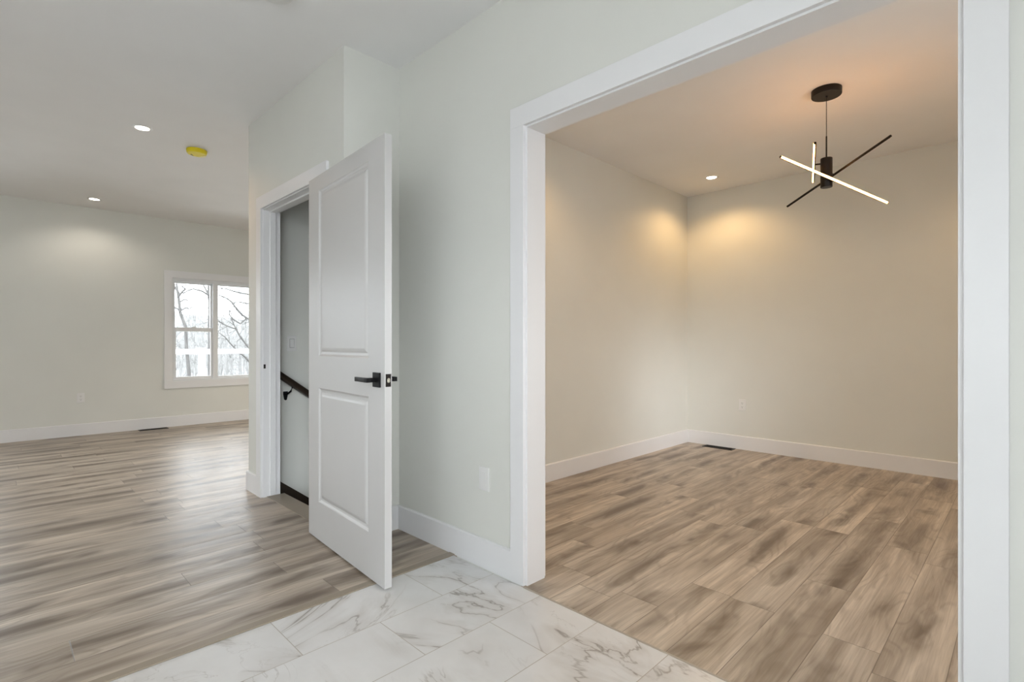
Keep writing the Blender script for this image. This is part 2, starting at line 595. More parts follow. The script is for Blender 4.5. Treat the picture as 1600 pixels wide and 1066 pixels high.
# ------------------------------------------------------------------ wide opening: casing + jamb
t = thing('trim_1', 'white flat casing and jamb around the wide opening', 'casing', (0.5 * (OX0 + OX1), YA, 0), kind='structure')


def local(o, par):
    """children are modelled in world space; cancel the parent's transform"""
    bpy.context.view_layer.update()
    o.parent = par
    o.matrix_parent_inverse = par.matrix_world.inverted()
    return o


cz = 0.018
for (a, b, c, d) in ((-1.706, OX0 - 0.010, 0, 2.088), (OX1 + 0.011, -0.036, 0, 2.088), (-1.706, -0.036, 2.088, 2.182)):
    local(obj('casing_board', boxes([(a, b, YA - cz, YA, c, d)], 0.0016), M['trim']), t)
for (a, b, c, d) in ((OX0 - T, OX0, 0, OZ), (OX1, OX1 + T, 0, OZ), (OX0 - T, OX1 + T, OZ, OZ + T)):
    local(obj('jamb_board', boxes([(a, b, YA - 0.001, YAb + 0.001, c, d)]), M['trim']), t)
# casing on the dining side
for (a, b, c, d) in ((-1.706, OX0 - 0.010, 0, 2.088), (OX1 + 0.011, -0.036, 0, 2.088), (-1.706, -0.036, 2.088, 2.182)):
    local(obj('casing_board', boxes([(a, b, YAb, YAb + cz, c, d)], 0.0016), M['trim']), t)

# ------------------------------------------------------------------ stair doorway: casing + jamb + stop + strike
JX0, JX1, JZ = -3.865, -2.935, 2.052
t = thing('trim_2', 'white casing and jamb of the stair doorway behind the open door', 'casing', (JX0, YD, 0), kind='structure')
for (a, b, c, d) in ((-3.957, JX0 - 0.006, 0, JZ + 0.006), (JX1 + 0.006, -2.843, 0, JZ + 0.006), (-3.957, -2.843, JZ + 0.006, JZ + 0.094)):
    local(obj('casing_board', boxes([(a, b, YD - cz, YD, c, d)], 0.0016), M['trim']), t)
for (a, b, c, d) in ((JX0 - T, JX0, 0.0, JZ), (JX1, JX1 + T, 0.0, JZ), (JX0 - T, JX1 + T, JZ, JZ + T)):
    local(obj('jamb_board', boxes([(a, b, YD - 0.001, YDb + 0.001, c, d)]), M['trim']), t)
for (a, b, c, d) in ((JX0, JX0 + 0.011, 0.012, JZ), (JX1 - 0.011, JX1, 0.012, JZ), (JX0, JX1, JZ - 0.011, JZ)):
    local(obj('door_stop', boxes([(a, b, YD + 0.045, YD + 0.085, c, d)], 0.001), M['trim']), t)
bm = boxes([(JX0 - 0.001, JX0 + 0.0015, YD + 0.002, YD + 0.016, 0.920, 0.950)], 0.0006)
sp = local(obj('strike_plate', bm, M['bronze']), t)
sp['label'] = 'dark bronze strike plate'

# nosing and threshold strips on the floor
tag(struct('trim_3', boxes([(JX0, JX1, 1.384, YDb + 0.03, 0.0, 0.004)], 0.0015), M['strip'],
           'brown stair nosing board in the doorway', 'threshold'), 'brown stair nosing board in the doorway', 'threshold')
struct('trim_4', boxes([(-2.158, -2.116, YL, YA - BT, 0.0, 0.005)], 0.002), M['strip'],
       'brown transition strip between plank floor and marble tile', 'threshold')
struct('trim_5', boxes([(OX0, OX1, 1.684, 1.693, -0.001, 0.0025)], 0.0008), M['alu'],
       'thin tan edge strip where tile meets the planks at the opening', 'threshold')

# ------------------------------------------------------------------ open door
DW, DT, DZ0, DZ1 = 0.921, 0.035, 0.012, 2.031
hx, hy = -2.9375, 1.2845
ang = math.atan2(1.223 - 1.2845, -2.02 + 2.9375)
door = thing('door_1', 'white two panel door folded back open with black lever handle', 'door', (hx, hy, 0), ang, kind='structure')


def door_slab():
    """local: x along width from hinge, y 0 = face toward the viewer, +y = thickness"""
    bm = bmesh.new()
    panels = [(0.150, 0.762, 0.222, 0.853), (0.150, 0.762, 1.030, 1.948)]
    xs = [0, 0.150, 0.762, DW]
    zs = [DZ0, 0.222, 0.853, 1.030, 1.948, DZ1]
    for y, flip, s in ((0.0, False, 1), (DT, True, -1)):
        grid = {}
        for i, x in enumerate(xs):
            for j, z in enumerate(zs):
                grid[i, j] = bm.verts.new((x, y, z))
        for i in range(3):
            for j in range(5):
                if i == 1 and j in (1, 3):
                    continue
                q = [grid[i, j], grid[i + 1, j], grid[i + 1, j + 1], grid[i, j + 1]]
                bm.faces.new(q)
        for j in (1, 3):
            prev = [grid[1, j], grid[2, j], grid[2, j + 1], grid[1, j + 1]]
            x0, x1, z0, z1 = xs[1], xs[2], zs[j], zs[j + 1]
            for inset, dep in ((0.004, 0.004), (0.011, 0.0085), (0.018, 0.0095), (0.024, 0.0095), (0.034, 0.0045), (0.044, 0.0015), (0.047, 0.0013)):
                cur = [bm.verts.new((x, y + s * dep, z)) for x, z in ((x0 + inset, z0 + inset), (x1 - inset, z0 + inset), (x1 - inset, z1 - inset), (x0 + inset, z1 - inset))]
                for k in range(4):
                    bm.faces.new((prev[k], prev[(k + 1) % 4], cur[(k + 1) % 4], cur[k]))
                prev = cur
            bm.faces.new(prev)
        if y == 0.0:
            G0 = grid
        else:
            G1 = grid
    for i in range(3):
        for j in (0, 5):
            bm.faces.new((G0[i, j], G0[i + 1, j], G1[i + 1, j], G1[i, j]))
    for j in range(5):
        for i in (0, 3):
            bm.faces.new((G0[i, j], G0[i, j + 1], G1[i, j + 1], G1[i, j]))
    return bm


obj('door_slab', door_slab(), M['door'], door)
HZ, HU = 0.935, 0.853
for side, s, y0 in (('front', -1, 0.0), ('back', 1, DT)):
    bm = bmesh.new()
    ya, yb = sorted((y0 + s * 0.036, y0 + s * 0.055))
    # square-sectioned lever, cranked out from the neck then running back along the door
    z0, z1 = HZ - 0.010, HZ + 0.010
    P = [(HU + 0.012, 0.040), (HU + 0.012, 0.058), (HU - 0.012, 0.060), (HU - 0.045, 0.056), (HU - 0.120, 0.056), (HU - 0.122, 0.047), (HU - 0.045, 0.046), (HU - 0.012, 0.042)]
    prism(bm, [(u, y0 + s * v) for u, v in P], z0, z1, 'z')
    bmesh.ops.bevel(bm, geom=bm.edges[:], offset=0.0012, segments=1, affect='EDGES')
    tube(bm, [(HU, y0 + s * 0.006, HZ), (HU, y0 + s * 0.045, HZ)], 0.0105, 20)
    lv = obj('lever_handle', bm, M['black'], door, True)
    lv['label'] = 'black lever handle'
    a, b = sorted((y0, y0 + s * 0.009))
    r = obj('rose', boxes([(HU - 0.033, HU + 0.033, a, b, HZ - 0.033, HZ + 0.033)], 0.0015), M['black'], lv)
bm = boxes([(DW - 0.001, DW + 0.0012, DT / 2 - 0.0128, DT / 2 + 0.0128, HZ - 0.0285, HZ + 0.0285)], 0.0004)
tube(bm, [(DW, DT / 2, HZ + 0.022), (DW + 0.0018, DT / 2, HZ + 0.022)], 0.0032, 10)
tube(bm, [(DW, DT / 2, HZ - 0.022), (DW + 0.0018, DT / 2, HZ - 0.022)], 0.0032, 10)
lp = obj('latch_plate', bm, M['bronze'], door)
lp['label'] = 'dark bronze latch plate'
bm = bmesh.new()
pr = [(-0.0075, 0.0), (0.0075, 0.0), (0.0075, 0.003), (-0.0075, 0.010)]
prism(bm, [(DT / 2 + u, DW + v) for u, v in pr], HZ - 0.010, HZ + 0.010, 'z')
for vtx in bm.verts:
    vtx.co = Vector((vtx.co.y, vtx.co.x, vtx.co.z))
bmesh.ops.bevel(bm, geom=bm.edges[:], offset=0.003, segments=3, affect='EDGES')
lb = obj('latch_bolt', bm, M['nickel'], lp, True)
lb['label'] = 'shiny nickel latch bolt'
for z in (0.25, 1.02, 1.80):
    bm = bmesh.new()
    tube(bm, [(-0.004, DT + 0.006, z - 0.045), (-0.004, DT + 0.006, z + 0.045)], 0.006, 12)
    box(bm, -0.0016, 0.0, 0.004, DT + 0.004, z - 0.045, z + 0.045)
    obj('hinge', bm, M['bronze'], door, True)

# ------------------------------------------------------------------ stairwell: handrail, skirt board, switch
sl = -0.723


def rail_z(y):
    return 0.845 + sl * (y - 1.543)


rail = thing('handrail', 'dark brown stair handrail sloping down on the stairwell wall', 'handrail', (XS, 1.55, 0.84))
bm = bmesh.new()
ya, yb = 1.50, 4.0
sec = [(0.022, -0.020), (0.026, -0.002), (0.022, 0.016), (0.012, 0.026), (-0.012, 0.026), (-0.022, 0.016), (-0.026, -0.002), (-0.022, -0.020), (-0.010, -0.026), (0.010, -0.026)]
A = [bm.verts.new((XS + 0.062 + u, ya, rail_z(ya) + v * 1.15)) for u, v in sec]
B = [bm.verts.new((XS + 0.062 + u, yb, rail_z(yb) + v * 1.15)) for u, v in sec]
bm.faces.new(A); bm.faces.new(B[::-1])
for i in range(len(sec)):
    j = (i + 1) % len(sec)
    bm.faces.new((A[i], B[i], B[j], A[j]))
local(obj('rail', bm, M['dark_wood'], None, True), rail)
for y in (1.585, 2.7, 3.8):
    bm = bmesh.new()
    zr = rail_z(y + 0.03)
    tube(bm, [(XS + 0.002, y, zr - 0.082), (XS + 0.035, y + 0.004, zr - 0.080), (XS + 0.058, y + 0.02, zr - 0.058), (XS + 0.062, y + 0.03, zr - 0.024)], 0.007, 10)
    prism(bm, [(y - 0.016, zr - 0.062), (y + 0.016, zr - 0.062), (y + 0.017, zr - 0.082), (y + 0.009, zr - 0.125), (y, zr - 0.130), (y - 0.009, zr - 0.125), (y - 0.017, zr - 0.082)], XS, XS + 0.010, 'x')
    k = local(obj('rail_bracket', bm, M['black'], None, True), rail)
    k['label'] = 'black handrail bracket'
bm = bmesh.new()
y0, y1 = 1.484, 4.1


def skz(y):
    return 0.047 - 0.77 * (y - 1.546)


prism(bm, [(y0, skz(y0) - 0.26), (y1, skz(y1) - 0.26), (y1, skz(y1)), (y0, skz(y0))], XS, XS + 0.014, 'x')
struct('trim_6', bm, M['dark_wood'], 'near black skirt board sloping down along the stairs', 'skirt board')


def wall_plate(name, label, cat, origin, axis_u, normal, kind, group=None):
    """plate centred at origin; axis_u = horizontal direction on the wall, normal = out of the wall"""
    u, nrm = Vector(axis_u), Vector(normal)
    t = thing(name, label, cat, origin)
    o = Vector((0, 0, 0))

    def fin(bm):
        for v in bm.verts:
            c = v.co.copy()
            v.co = o + u * c.x + nrm * c.y + Vector((0, 0, c.z))
        return bm
    bm = bmesh.new()
    box(bm, -0.036, 0.036, 0, 0.007, -0.0585, 0.0585, bev=0.0028, seg=3)
    obj('cover_plate', fin(bm), M['plate'], t, True)
    if kind == 'outlet':
        for zc in (0.0195, -0.0195):
            bm = bmesh.new()
            prof = [(0.0168 * math.cos(a), 0.0168 * math.sin(a)) for a in [2 * math.pi * k / 28 for k in range(28)]]
            prof = [(x, max(-0.0142, min(0.0142, z))) for x, z in prof]
            prism(bm, [(x, zc + z) for x, z in prof], 0.0065, 0.0085, 'y')
            s = obj('socket', fin(bm), M['plate'], t)
            bm = bmesh.new()
            for x, hh in ((-0.0063, 0.0045), (0.0063, 0.0036)):
                box(bm, x - 0.0012, x + 0.0012, 0.0083, 0.0088, zc + 0.003 - hh, zc + 0.003 + hh)
            lathe(bm, [(0.0, 0.0088), (0.0025, 0.0088), (0.0025, 0.0083)], 0, 0, 12)
            # turn the round ground hole to face out of the wall
            for v in bm.verts[8 * 2:]:
                x, y, z = v.co
                v.co = Vector((x, z, zc - 0.0085 + y))
            obj('socket_slots', fin(bm), M['slot'], s)
        bm = bmesh.new()
        box(bm, -0.003, 0.003, 0.0068, 0.0078, -0.003, 0.003, bev=0.0008)
        obj('screw', fin(bm), M['plate'], t)
    elif kind == 'blank':
        bm = bmesh.new()
        box(bm, -0.0168, 0.0168, 0.0068, 0.0085, -0.0335, 0.0335, bev=0.0006)
        obj('insert', fin(bm), M['plate'], t)
    else:
        bm = bmesh.new()
        quads(bm, [(-0.0165, 0.0072, -0.033), (0.0165, 0.0072, -0.033), (0.0165, 0.0072, 0.033), (-0.0165, 0.0072, 0.033),
                   (-0.0155, 0.0115, -0.032), (0.0155, 0.0115, -0.032), (0.0155, 0.0082, 0.032), (-0.0155, 0.0082, 0.032)],
              [(0, 1, 2, 3), (4, 5, 6, 7), (0, 1, 5, 4), (1, 2, 6, 5), (2, 3, 7, 6), (3, 0, 4, 7)])
        obj('rocker', fin(bm), M['plate'], t)
        bm = bmesh.new()
        box(bm, -0.0178, 0.0178, 0.0062, 0.0074, -0.0345, 0.0345)
        obj('rocker_gap', fin(bm), M['slot'], t)
    return t


wall_plate('light_switch', 'white rocker light switch on the shaded stairwell wall above the handrail', 'switch', (XS, 1.634, 1.10), (0, 1, 0), (1, 0, 0), 'switch')
wall_plate('wall_plate', 'plain white wall plate low on the foyer wall beside the wide opening', 'wall plate', (-1.902, YA, 0.434), (1, 0, 0), (0, -1, 0), 'blank')
wall_plate('wall_outlet', 'white outlet low on the back wall of the empty room', 'outlet', (-2.112, YB, 0.460), (1, 0, 0), (0, -1, 0), 'outlet')
wall_plate('wall_outlet', 'white outlet on the far living room wall left of the window', 'outlet', (XF, 0.738, 0.448), (0, 1, 0), (1, 0, 0), 'outlet')


# ------------------------------------------------------------------ floor registers
def register(label, cx, cy, along):
    t = thing('floor_register', label, 'vent', (cx, cy, 0), 0 if along == 'x' else math.pi / 2)
    L2, W2 = 0.155, 0.055
    bm = boxes([(-L2, L2, -W2, -W2 + 0.012, 0, 0.005), (-L2, L2, W2 - 0.012, W2, 0, 0.005), (-L2, -L2 + 0.014, -W2 + 0.012, W2 - 0.012, 0, 0.005), (L2 - 0.014, L2, -W2 + 0.012, W2 - 0.012, 0, 0.005)], 0.001)
    obj('frame', bm, M['foil'], t)
    for k in range(3):
        yy = -W2 + 0.012 + (k + 1) * (2 * W2 - 0.024) / 4
        obj('crossbar', boxes([(-L2 + 0.014, L2 - 0.014, yy - 0.002, yy + 0.002, 0, 0.0042)]), M['foil'], t)
    for k in range(18):
        x = -L2 + 0.02 + k * (2 * L2 - 0.04) / 17
        bm = bmesh.new()
        prism(bm, [(x - 0.004, 0.0006), (x - 0.0025, 0.0006), (x + 0.004, 0.0036), (x + 0.0025, 0.0036)], -W2 + 0.012, W2 - 0.012, 'y')
        obj('louvre', bm, M['foil'], t)
    obj('duct_plate', boxes([(-L2 + 0.012, L2 - 0.012, -W2 + 0.01, W2 - 0.01, 0.0, 0.0006)]), M['foil'], t)
    return t


register('black floor register in the back corner of the empty room', -2.325, 5.405, 'x')
register('black floor register under the window against the far baseboard', -7.93, 1.45, 'y')


# ------------------------------------------------------------------ recessed lights
def downlight(label, x, y, power, col=(1.0, 0.63, 0.27)):
    t = thing('recessed_light', label, 'light', (x, y, H), group='recessed ceiling lights')
    bm = bmesh.new()
    lathe(bm, [(0.044, -0.002), (0.050, -0.006), (0.060, -0.006), (0.066, -0.003), (0.067, 0.0)], 0, 0, 40)
    obj('trim_ring', bm, M['trim'], t, True)
    bm = bmesh.new()
    lathe(bm, [(0.0, -0.0035), (0.045, -0.0035), (0.0465, 0.0)], 0, 0, 40)
    obj('lens', bm, M['lamp_white'], t, True)
    d = bpy.data.lights.new('downlight_beam', 'SPOT')
    d.energy = power
    d.color = col
    d.spot_size = math.radians(150)
    d.spot_blend = 0.6
    d.shadow_soft_size = 0.045
    o = bpy.data.objects.new('downlight_beam', d)
    C.objects.link(o)
    o.parent = t
    o.location = (0, 0, -0.05)
    return t


downlight('lit recessed ceiling light nearest the yellow capped smoke alarm', -4.765, 0.80, 17, (1.0, 0.60, 0.30))
downlight('lit recessed ceiling light close to the far living room wall', -7.50, 0.81, 8, (1.0, 0.90, 0.78))
downlight('lit recessed ceiling light in the corner of the empty room', -2.222, 5.0, 17)
downlight('recessed ceiling light at the near left of the empty room behind the header', -2.222, 2.62, 17)
downlight('recessed ceiling light at the far right of the empty room behind the casing', 0.36, 5.0, 17)
downlight('recessed ceiling light at the near right of the empty room behind the header', 0.36, 2.62, 17)
downlight('recessed ceiling light hidden behind the doorway wall', -6.2, 4.2, 95, (1.0, 0.86, 0.68))

# ------------------------------------------------------------------ smoke alarms
t = thing('smoke_alarm', 'ceiling smoke alarm under a yellow plastic dust cover', 'smoke alarm', (-4.98, 1.215, H))
bm = bmesh.new()
lathe(bm, [(0.0, 0.0), (0.070, 0.0), (0.072, -0.010), (0.068, -0.014), (0.0, -0.014)], 0, 0, 40)
obj('base', bm, M['plate'], t, True)
bm = bmesh.new()
lathe(bm, [(0.075, -0.004), (0.077, -0.010), (0.074, -0.030), (0.067, -0.039), (0.0, -0.041)], 0, 0, 40)
dc = obj('dust_cover', bm, M['yellow'], t, True)
dc['label'] = 'translucent yellow dust cover'
bm = bmesh.new()
arc = [math.radians(75 + k * 8) for k in range(11)]
prism(bm, [(0.070 * math.cos(a_), 0.070 * math.sin(a_)) for a_ in arc] + [(0.060 * math.cos(a_) * (1 - 0.25 * math.sin((a_ - arc[0]) / (arc[-1] - arc[0]) * math.pi)), 0.060 * math.sin(a_) * (1 - 0.25 * math.sin((a_ - arc[0]) / (arc[-1] - arc[0]) * math.pi))) for a_ in arc[::-1]], -0.0425, -0.035, 'z')
glint = obj('highlight_crescent', bm, M['yellow2'], dc)  # pale crescent stands in for light caught on the cover
glint['label'] = 'painted pale highlight on the yellow cover'
bm = bmesh.new()
prism(bm, [(-0.052, -0.012), (-0.044, -0.018), (-0.020, -0.034), (-0.026, -0.040)], -0.0425, -0.039, 'z')
obj('vent_slot', bm, M['slot'], dc)

t = thing('ceiling_lamp', 'unlit round white ceiling fixture cut by the top edge of the photo', 'light', (-2.46, 0.915, H))
bm = bmesh.new()
lathe(bm, [(0.0, 0.0), (0.085, 0.0), (0.085, -0.012), (0.0, -0.012)], 0, 0, 48)
obj('base', bm, M['trim'], t, True)
bm = bmesh.new()
lathe(bm, [(0.082, -0.012), (0.078, -0.026), (0.060, -0.034), (0.0, -0.036)], 0, 0, 48)
obj('shade', bm, M['plate'], t, True)

# ------------------------------------------------------------------ chandelier
hubx, huby = -0.932, 3.80
ch = thing('chandelier', 'black three bar linear chandelier hanging from the ceiling of the empty room', 'chandelier', (hubx, huby, H))
bm = bmesh.new()
lathe(bm, [(0.0, 0.0), (0.086, 0.0), (0.086, -0.036), (0.084, -0.040), (0.0, -0.040)], 0, 0, 56)
obj('canopy', bm, M['bronze'], ch, True)
bm = bmesh.new()
tube(bm, [(0, 0, -0.040), (0, 0, -0.30)], 0.0022, 8)
lathe(bm, [(0.0, -0.052), (0.006, -0.052), (0.007, -0.040)], 0, 0, 16)
obj('cord', bm, M['bronze'], ch, True)
bm = bmesh.new()
tube(bm, [(0, 0, -0.30), (0, 0, 2.295 - H)], 0.0045, 12)
obj('stem', bm, M['bronze'], ch, True)
bm = bmesh.new()
lathe(bm, [(0.0, 2.293 - H), (0.033, 2.293 - H), (0.034, 2.291 - H), (0.034, 2.108 - H), (0.033, 2.106 - H), (0.0, 2.106 - H)], 0, 0, 48)
obj('hub', bm, M['bronze'], ch, True)


def bar(A, B, outward, lit, attach_t=None):
    """bar from A to B (world); the diffuser faces `outward`"""
    A, B = Vector(A) - Vector((hubx, huby, H)), Vector(B) - Vector((hubx, huby, H))
    d = (B - A).normalized()
    o = Vector(outward)
    o = (o - d * o.dot(d)).normalized()
    s = d.cross(o)
    hw, hd = 0.0068, 0.0068
    bm = bmesh.new()
    n = 10
    prof = [(-hw, -hd), (hw, -hd), (hw, 0.001), (-hw, 0.001)]
    a = [bm.verts.new(A + s * u + o * v) for u, v in prof]
    b = [bm.verts.new(B + s * u + o * v) for u, v in prof]
    bm.faces.new(a); bm.faces.new(b[::-1])
    for i in range(4):
        bm.faces.new((a[i], b[i], b[(i + 1) % 4], a[(i + 1) % 4]))
    for P, sg in ((A, -1), (B, 1)):           # end caps
        prof = [(hw * 1.08 * math.cos(t_), hw * 1.08 * math.sin(t_)) for t_ in [2 * math.pi * k / 16 for k in range(16)]]
        a = [bm.verts.new(P + s * u + o * v) for u, v in prof]
        b = [bm.verts.new(P + d * sg * 0.006 + s * u + o * v) for u, v in prof]
        bm.faces.new(a); bm.faces.new(b[::-1])
        for i in range(16):
            bm.faces.new((a[i], b[i], b[(i + 1) % 16], a[(i + 1) % 16]))
    br = obj('bar', bm, M['bronze'], ch)
    bm = bmesh.new()
    prof = [(hw * math.cos(math.pi * k / n), 0.001 + hd * math.sin(math.pi * k / n)) for k in range(n + 1)]
    a = [bm.verts.new(A + s * u + o * v) for u, v in prof]
    b = [bm.verts.new(B + s * u + o * v) for u, v in prof]
    for i in range(n):
        bm.faces.new((a[i], b[i], b[i + 1], a[i + 1]))
    df = obj('diffuser', bm, M['led'], br, True)
    df['label'] = 'glowing warm light strip'
    # pivot arm from the hub to the nearest point of the bar
    best = min(((A + (B - A) * (k / 200)) for k in range(201)), key=lambda p: math.hypot(p.x, p.y))
    bm = bmesh.new()
    e = Vector((best.x, best.y, best.z)) - o * 0.006
    dirn = Vector((best.x, best.y, 0)).normalized()
    zc = max(min(best.z, 2.285 - H), 2.115 - H)
    tube(bm, [dirn * 0.030 + Vector((0, 0, zc)), e], 0.005, 12)
    obj('pivot_arm', bm, M['bronze'], br, True)


bar((-1.094, 3.450, 2.254), (-0.6573, 4.085, 2.009), (0.84, -0.55, 0.05), True)
bar((-1.242, 4.064, 2.093), (-0.575, 3.660, 2.295), (0.45, 0.70, 0.75), True)
bar((-0.886, 3.375, 2.262), (-1.105, 4.169, 2.262), (-1.0, -0.27, -0.15), True)

# ------------------------------------------------------------------ living room window
win = thing('window_1', 'white framed window in the far living room wall looking onto bare trees', 'window', (XF, 2.6, WZ0), kind='structure')
fx0, fx1 = XF - 0.11, XF - 0.012
units = [(1.674, 2.190, True), (2.190, 2.706, False)]
fr = 0.020
bm = bmesh.new()
zb, zt = 0.598, 1.968
box(bm, fx0, fx1, WY0, 1.674 + fr, WZ0, WZ1)
box(bm, fx0, fx1, 2.706 - fr, WY1, WZ0, WZ1)
box(bm, fx0, fx1, 1.674 + fr, 2.706 - fr, WZ0, zb + fr)
box(bm, fx0, fx1, 1.674 + fr, 2.706 - fr, zt - fr - 0.02, WZ1)
for y in (2.190,):
    box(bm, fx0, fx1, y - 0.030, y + 0.030, zb + fr, zt - fr - 0.02)
local(obj('window_frame', bm, M['vinyl']), win)


def sash(y0, y1, z0, z1, x0, x1, st, bot, top, name='sash'):
    bm = boxes([(x0, x1, y0, y0 + st, z0, z1), (x0, x1, y1 - st, y1, z0, z1), (x0, x1, y0 + st, y1 - st, z0, z0 + bot), (x0, x1, y0 + st, y1 - st, z1 - top, z1)], 0.0012)
    s = local(obj(name, bm, M['vinyl']), win)
    xm = 0.5 * (x0 + x1)
    g = local(obj('pane', boxes([(xm - 0.002, xm + 0.002, y0 + st - 0.004, y1 - st + 0.004, z0 + bot - 0.004, z1 - top + 0.004)]), M['glass']), s)
    return s


for a, b, hung in units:
    a2 = a + (fr if a < 1.7 else 0.030)
    b2 = b - (fr if b > 2.6 else 0.030)
    if hung:
        sash(a2, b2, 1.275, 1.930, fx0 + 0.012, fx0 + 0.042, 0.022, 0.030, 0.024)
        lo = sash(a2, b2, 0.618, 1.312, fx0 + 0.052, fx0 + 0.082, 0.026, 0.034, 0.052)
        ym = 0.5 * (a2 + b2)
        k = local(obj('sash_lock', boxes([(fx0 + 0.050, fx0 + 0.078, ym - 0.028, ym + 0.028, 1.312, 1.320), (fx0 + 0.056, fx0 + 0.068, ym - 0.008, ym + 0.030, 1.320, 1.328)], 0.001), M['vinyl']), lo)
    else:
        sash(a2, b2, 0.618, 1.930, fx0 + 0.012, fx0 + 0.042, 0.016, 0.026, 0.020)
# casing, picture-framed
t = thing('trim_7', 'white flat casing framing the living room window', 'casing', (XF, 2.6, 0.5), kind='structure')
for (a, b, c, d) in ((1.580, 1.674, 0.598, 1.968), (2.706, 2.800, 0.598, 1.968), (1.580, 2.800, 1.968, 2.060), (1.580, 2.800, 0.503, 0.598)):
    local(obj('casing_board', boxes([(XF, XF + cz, a, b, c, d)], 0.0016), M['trim']), t)

# sliding glass doors in the same wall, just out of the photo's sight lines
for nm, y0, y1, lab in (('door_2', -1.75, -0.13, 'white sliding glass door left of the living room window'),
                        ('door_3', 3.05, 4.85, 'white sliding glass door right of the living room window')):
    t = thing(nm, lab, 'door', (XF, 0.5 * (y0 + y1), 0), kind='structure')
    ym = 0.5 * (y0 + y1)
    bm = boxes([(XF - 0.13, XF - 0.03, y0, y0 + 0.04, 0, 2.1), (XF - 0.13, XF - 0.03, y1 - 0.04, y1, 0, 2.1),
                (XF - 0.13, XF - 0.03, y0 + 0.04, y1 - 0.04, 2.06, 2.1), (XF - 0.13, XF - 0.03, y0 + 0.04, y1 - 0.04, -0.02, 0.03)])
    local(obj('door_frame', bm, M['vinyl']), t)
    for a, b, x in ((y0 + 0.04, ym + 0.03, XF - 0.11), (ym - 0.03, y1 - 0.04, XF - 0.07)):
        bm = boxes([(x - 0.016, x + 0.016, a, a + 0.06, 0.03, 2.06), (x - 0.016, x + 0.016, b - 0.06, b, 0.03, 2.06),
                    (x - 0.016, x + 0.016, a + 0.06, b - 0.06, 1.99, 2.06), (x - 0.016, x + 0.016, a + 0.06, b - 0.06, 0.03, 0.12)])
        p = local(obj('sliding_panel', bm, M['vinyl']), t)
        local(obj('pane', boxes([(x - 0.003, x + 0.003, a + 0.058, b - 0.058, 0.118, 1.992)]), M['glass']), p)
    for (a, b, c, d) in ((y0 - 0.09, y0, 0, 2.1), (y1, y1 + 0.09, 0, 2.1), (y0 - 0.09, y1 + 0.09, 2.1, 2.19)):
        local(obj('casing_board', boxes([(XF, XF + cz, a, b, c, d)], 0.0016), M['trim']), t)

# ------------------------------------------------------------------ outdoors
struct('ground', boxes([(-75, XF - 0.16, -40, 60, -1.3, -1.0), (XF - 0.16, 60, -40, YL - 0.12, -1.3, -1.0), (XF - 0.16, 60, YBL + 0.12, 60, -1.3, -1.0), (XR + 0.15, 60, YBL - 0.6, YBL + 0.12, -1.3, -1.0)]), M['ground'], 'pale leaf covered ground beyond the house', 'ground')
bm = bmesh.new()
hp = [[bm.verts.new((-51 - 6 * i, -35 + 5 * j, -1.02 + [0.0, 2.6, 4.2, 5.2][i] + 0.35 * math.sin(j * 1.7 + i))) for j in range(20)] for i in range(4)]
for i in range(3):
    for j in range(19):
        bm.faces.new((hp[i][j], hp[i + 1][j], hp[i + 1][j + 1], hp[i][j + 1]))
struct('hillside', bm, M['ground'], 'pale wooded slope rising behind the bare trees', 'hill')
struct('bounce_yard', boxes([(XR + 0.15, 60, YL - 0.12, YBL - 0.6, -0.8, -0.45)]), M['gravel'], 'unseen yard in front of the house, paled to bounce daylight inside', 'ground')  # unseen ground, made pale to bounce daylight up to the ceiling
struct('deck', boxes([(-11.7, XF - 0.16, -3, 9, -0.30, -0.14)]), M['deck'], 'wooden deck outside the living room window', 'deck')
rl = thing('deck_railing', 'white deck railing with square posts seen through the window', 'railing', (-11.5, 2.6, -0.14))
rx = -11.5
local(obj('top_rail', boxes([(rx - 0.045, rx + 0.045, -2.5, 8.5, 0.89, 0.985)], 0.004), M['rail']), rl)
local(obj('bottom_rail', boxes([(rx - 0.03, rx + 0.03, -2.5, 8.5, -0.06, 0.0)], 0.004), M['rail']), rl)
for y in (-0.86, 1.02, 2.90, 4.78, 6.66):
    local(obj('post', boxes([(rx - 0.055, rx + 0.055, y - 0.055, y + 0.05, -0.14, 0.992), (rx - 0.062, rx + 0.062, y - 0.052, y + 0.052, 0.992, 1.015)], 0.003), M['rail']), rl)

RNG = random.Random(7)


def branchy(bm, p, d, length, r, depth, rng, up=0.12, kids=3, n=6):
    """a wandering limb with side branches"""
    pts, rad = [Vector(p)], [r]
    d = Vector(d).normalized()
    steps = max(3, int(4 + depth))
    for i in range(steps):
        d = (d + Vector((rng.gauss(0, 0.13), rng.gauss(0, 0.13), rng.gauss(0, 0.08) + up * 0.3))).normalized()
        pts.append(pts[-1] + d * length / steps)
        rad.append(r * (1 - 0.75 * (i + 1) / steps))
    tube(bm, pts, rad, n)
    if depth <= 0:
        return
    for k in range(kids):
        i = rng.randint(max(1, steps // 3), steps)
        a = rng.uniform(0, 2 * math.pi)
        s, t = frame_of(d)
        nd = (d * rng.uniform(0.35, 0.9) + (s * math.cos(a) + t * math.sin(a)) * rng.uniform(0.5, 0.9)).normalized()
        branchy(bm, pts[i], nd, length * rng.uniform(0.4, 0.62), max(rad[i] * 0.7, 0.006), depth - 1, rng, up, kids, max(4, n - 1))


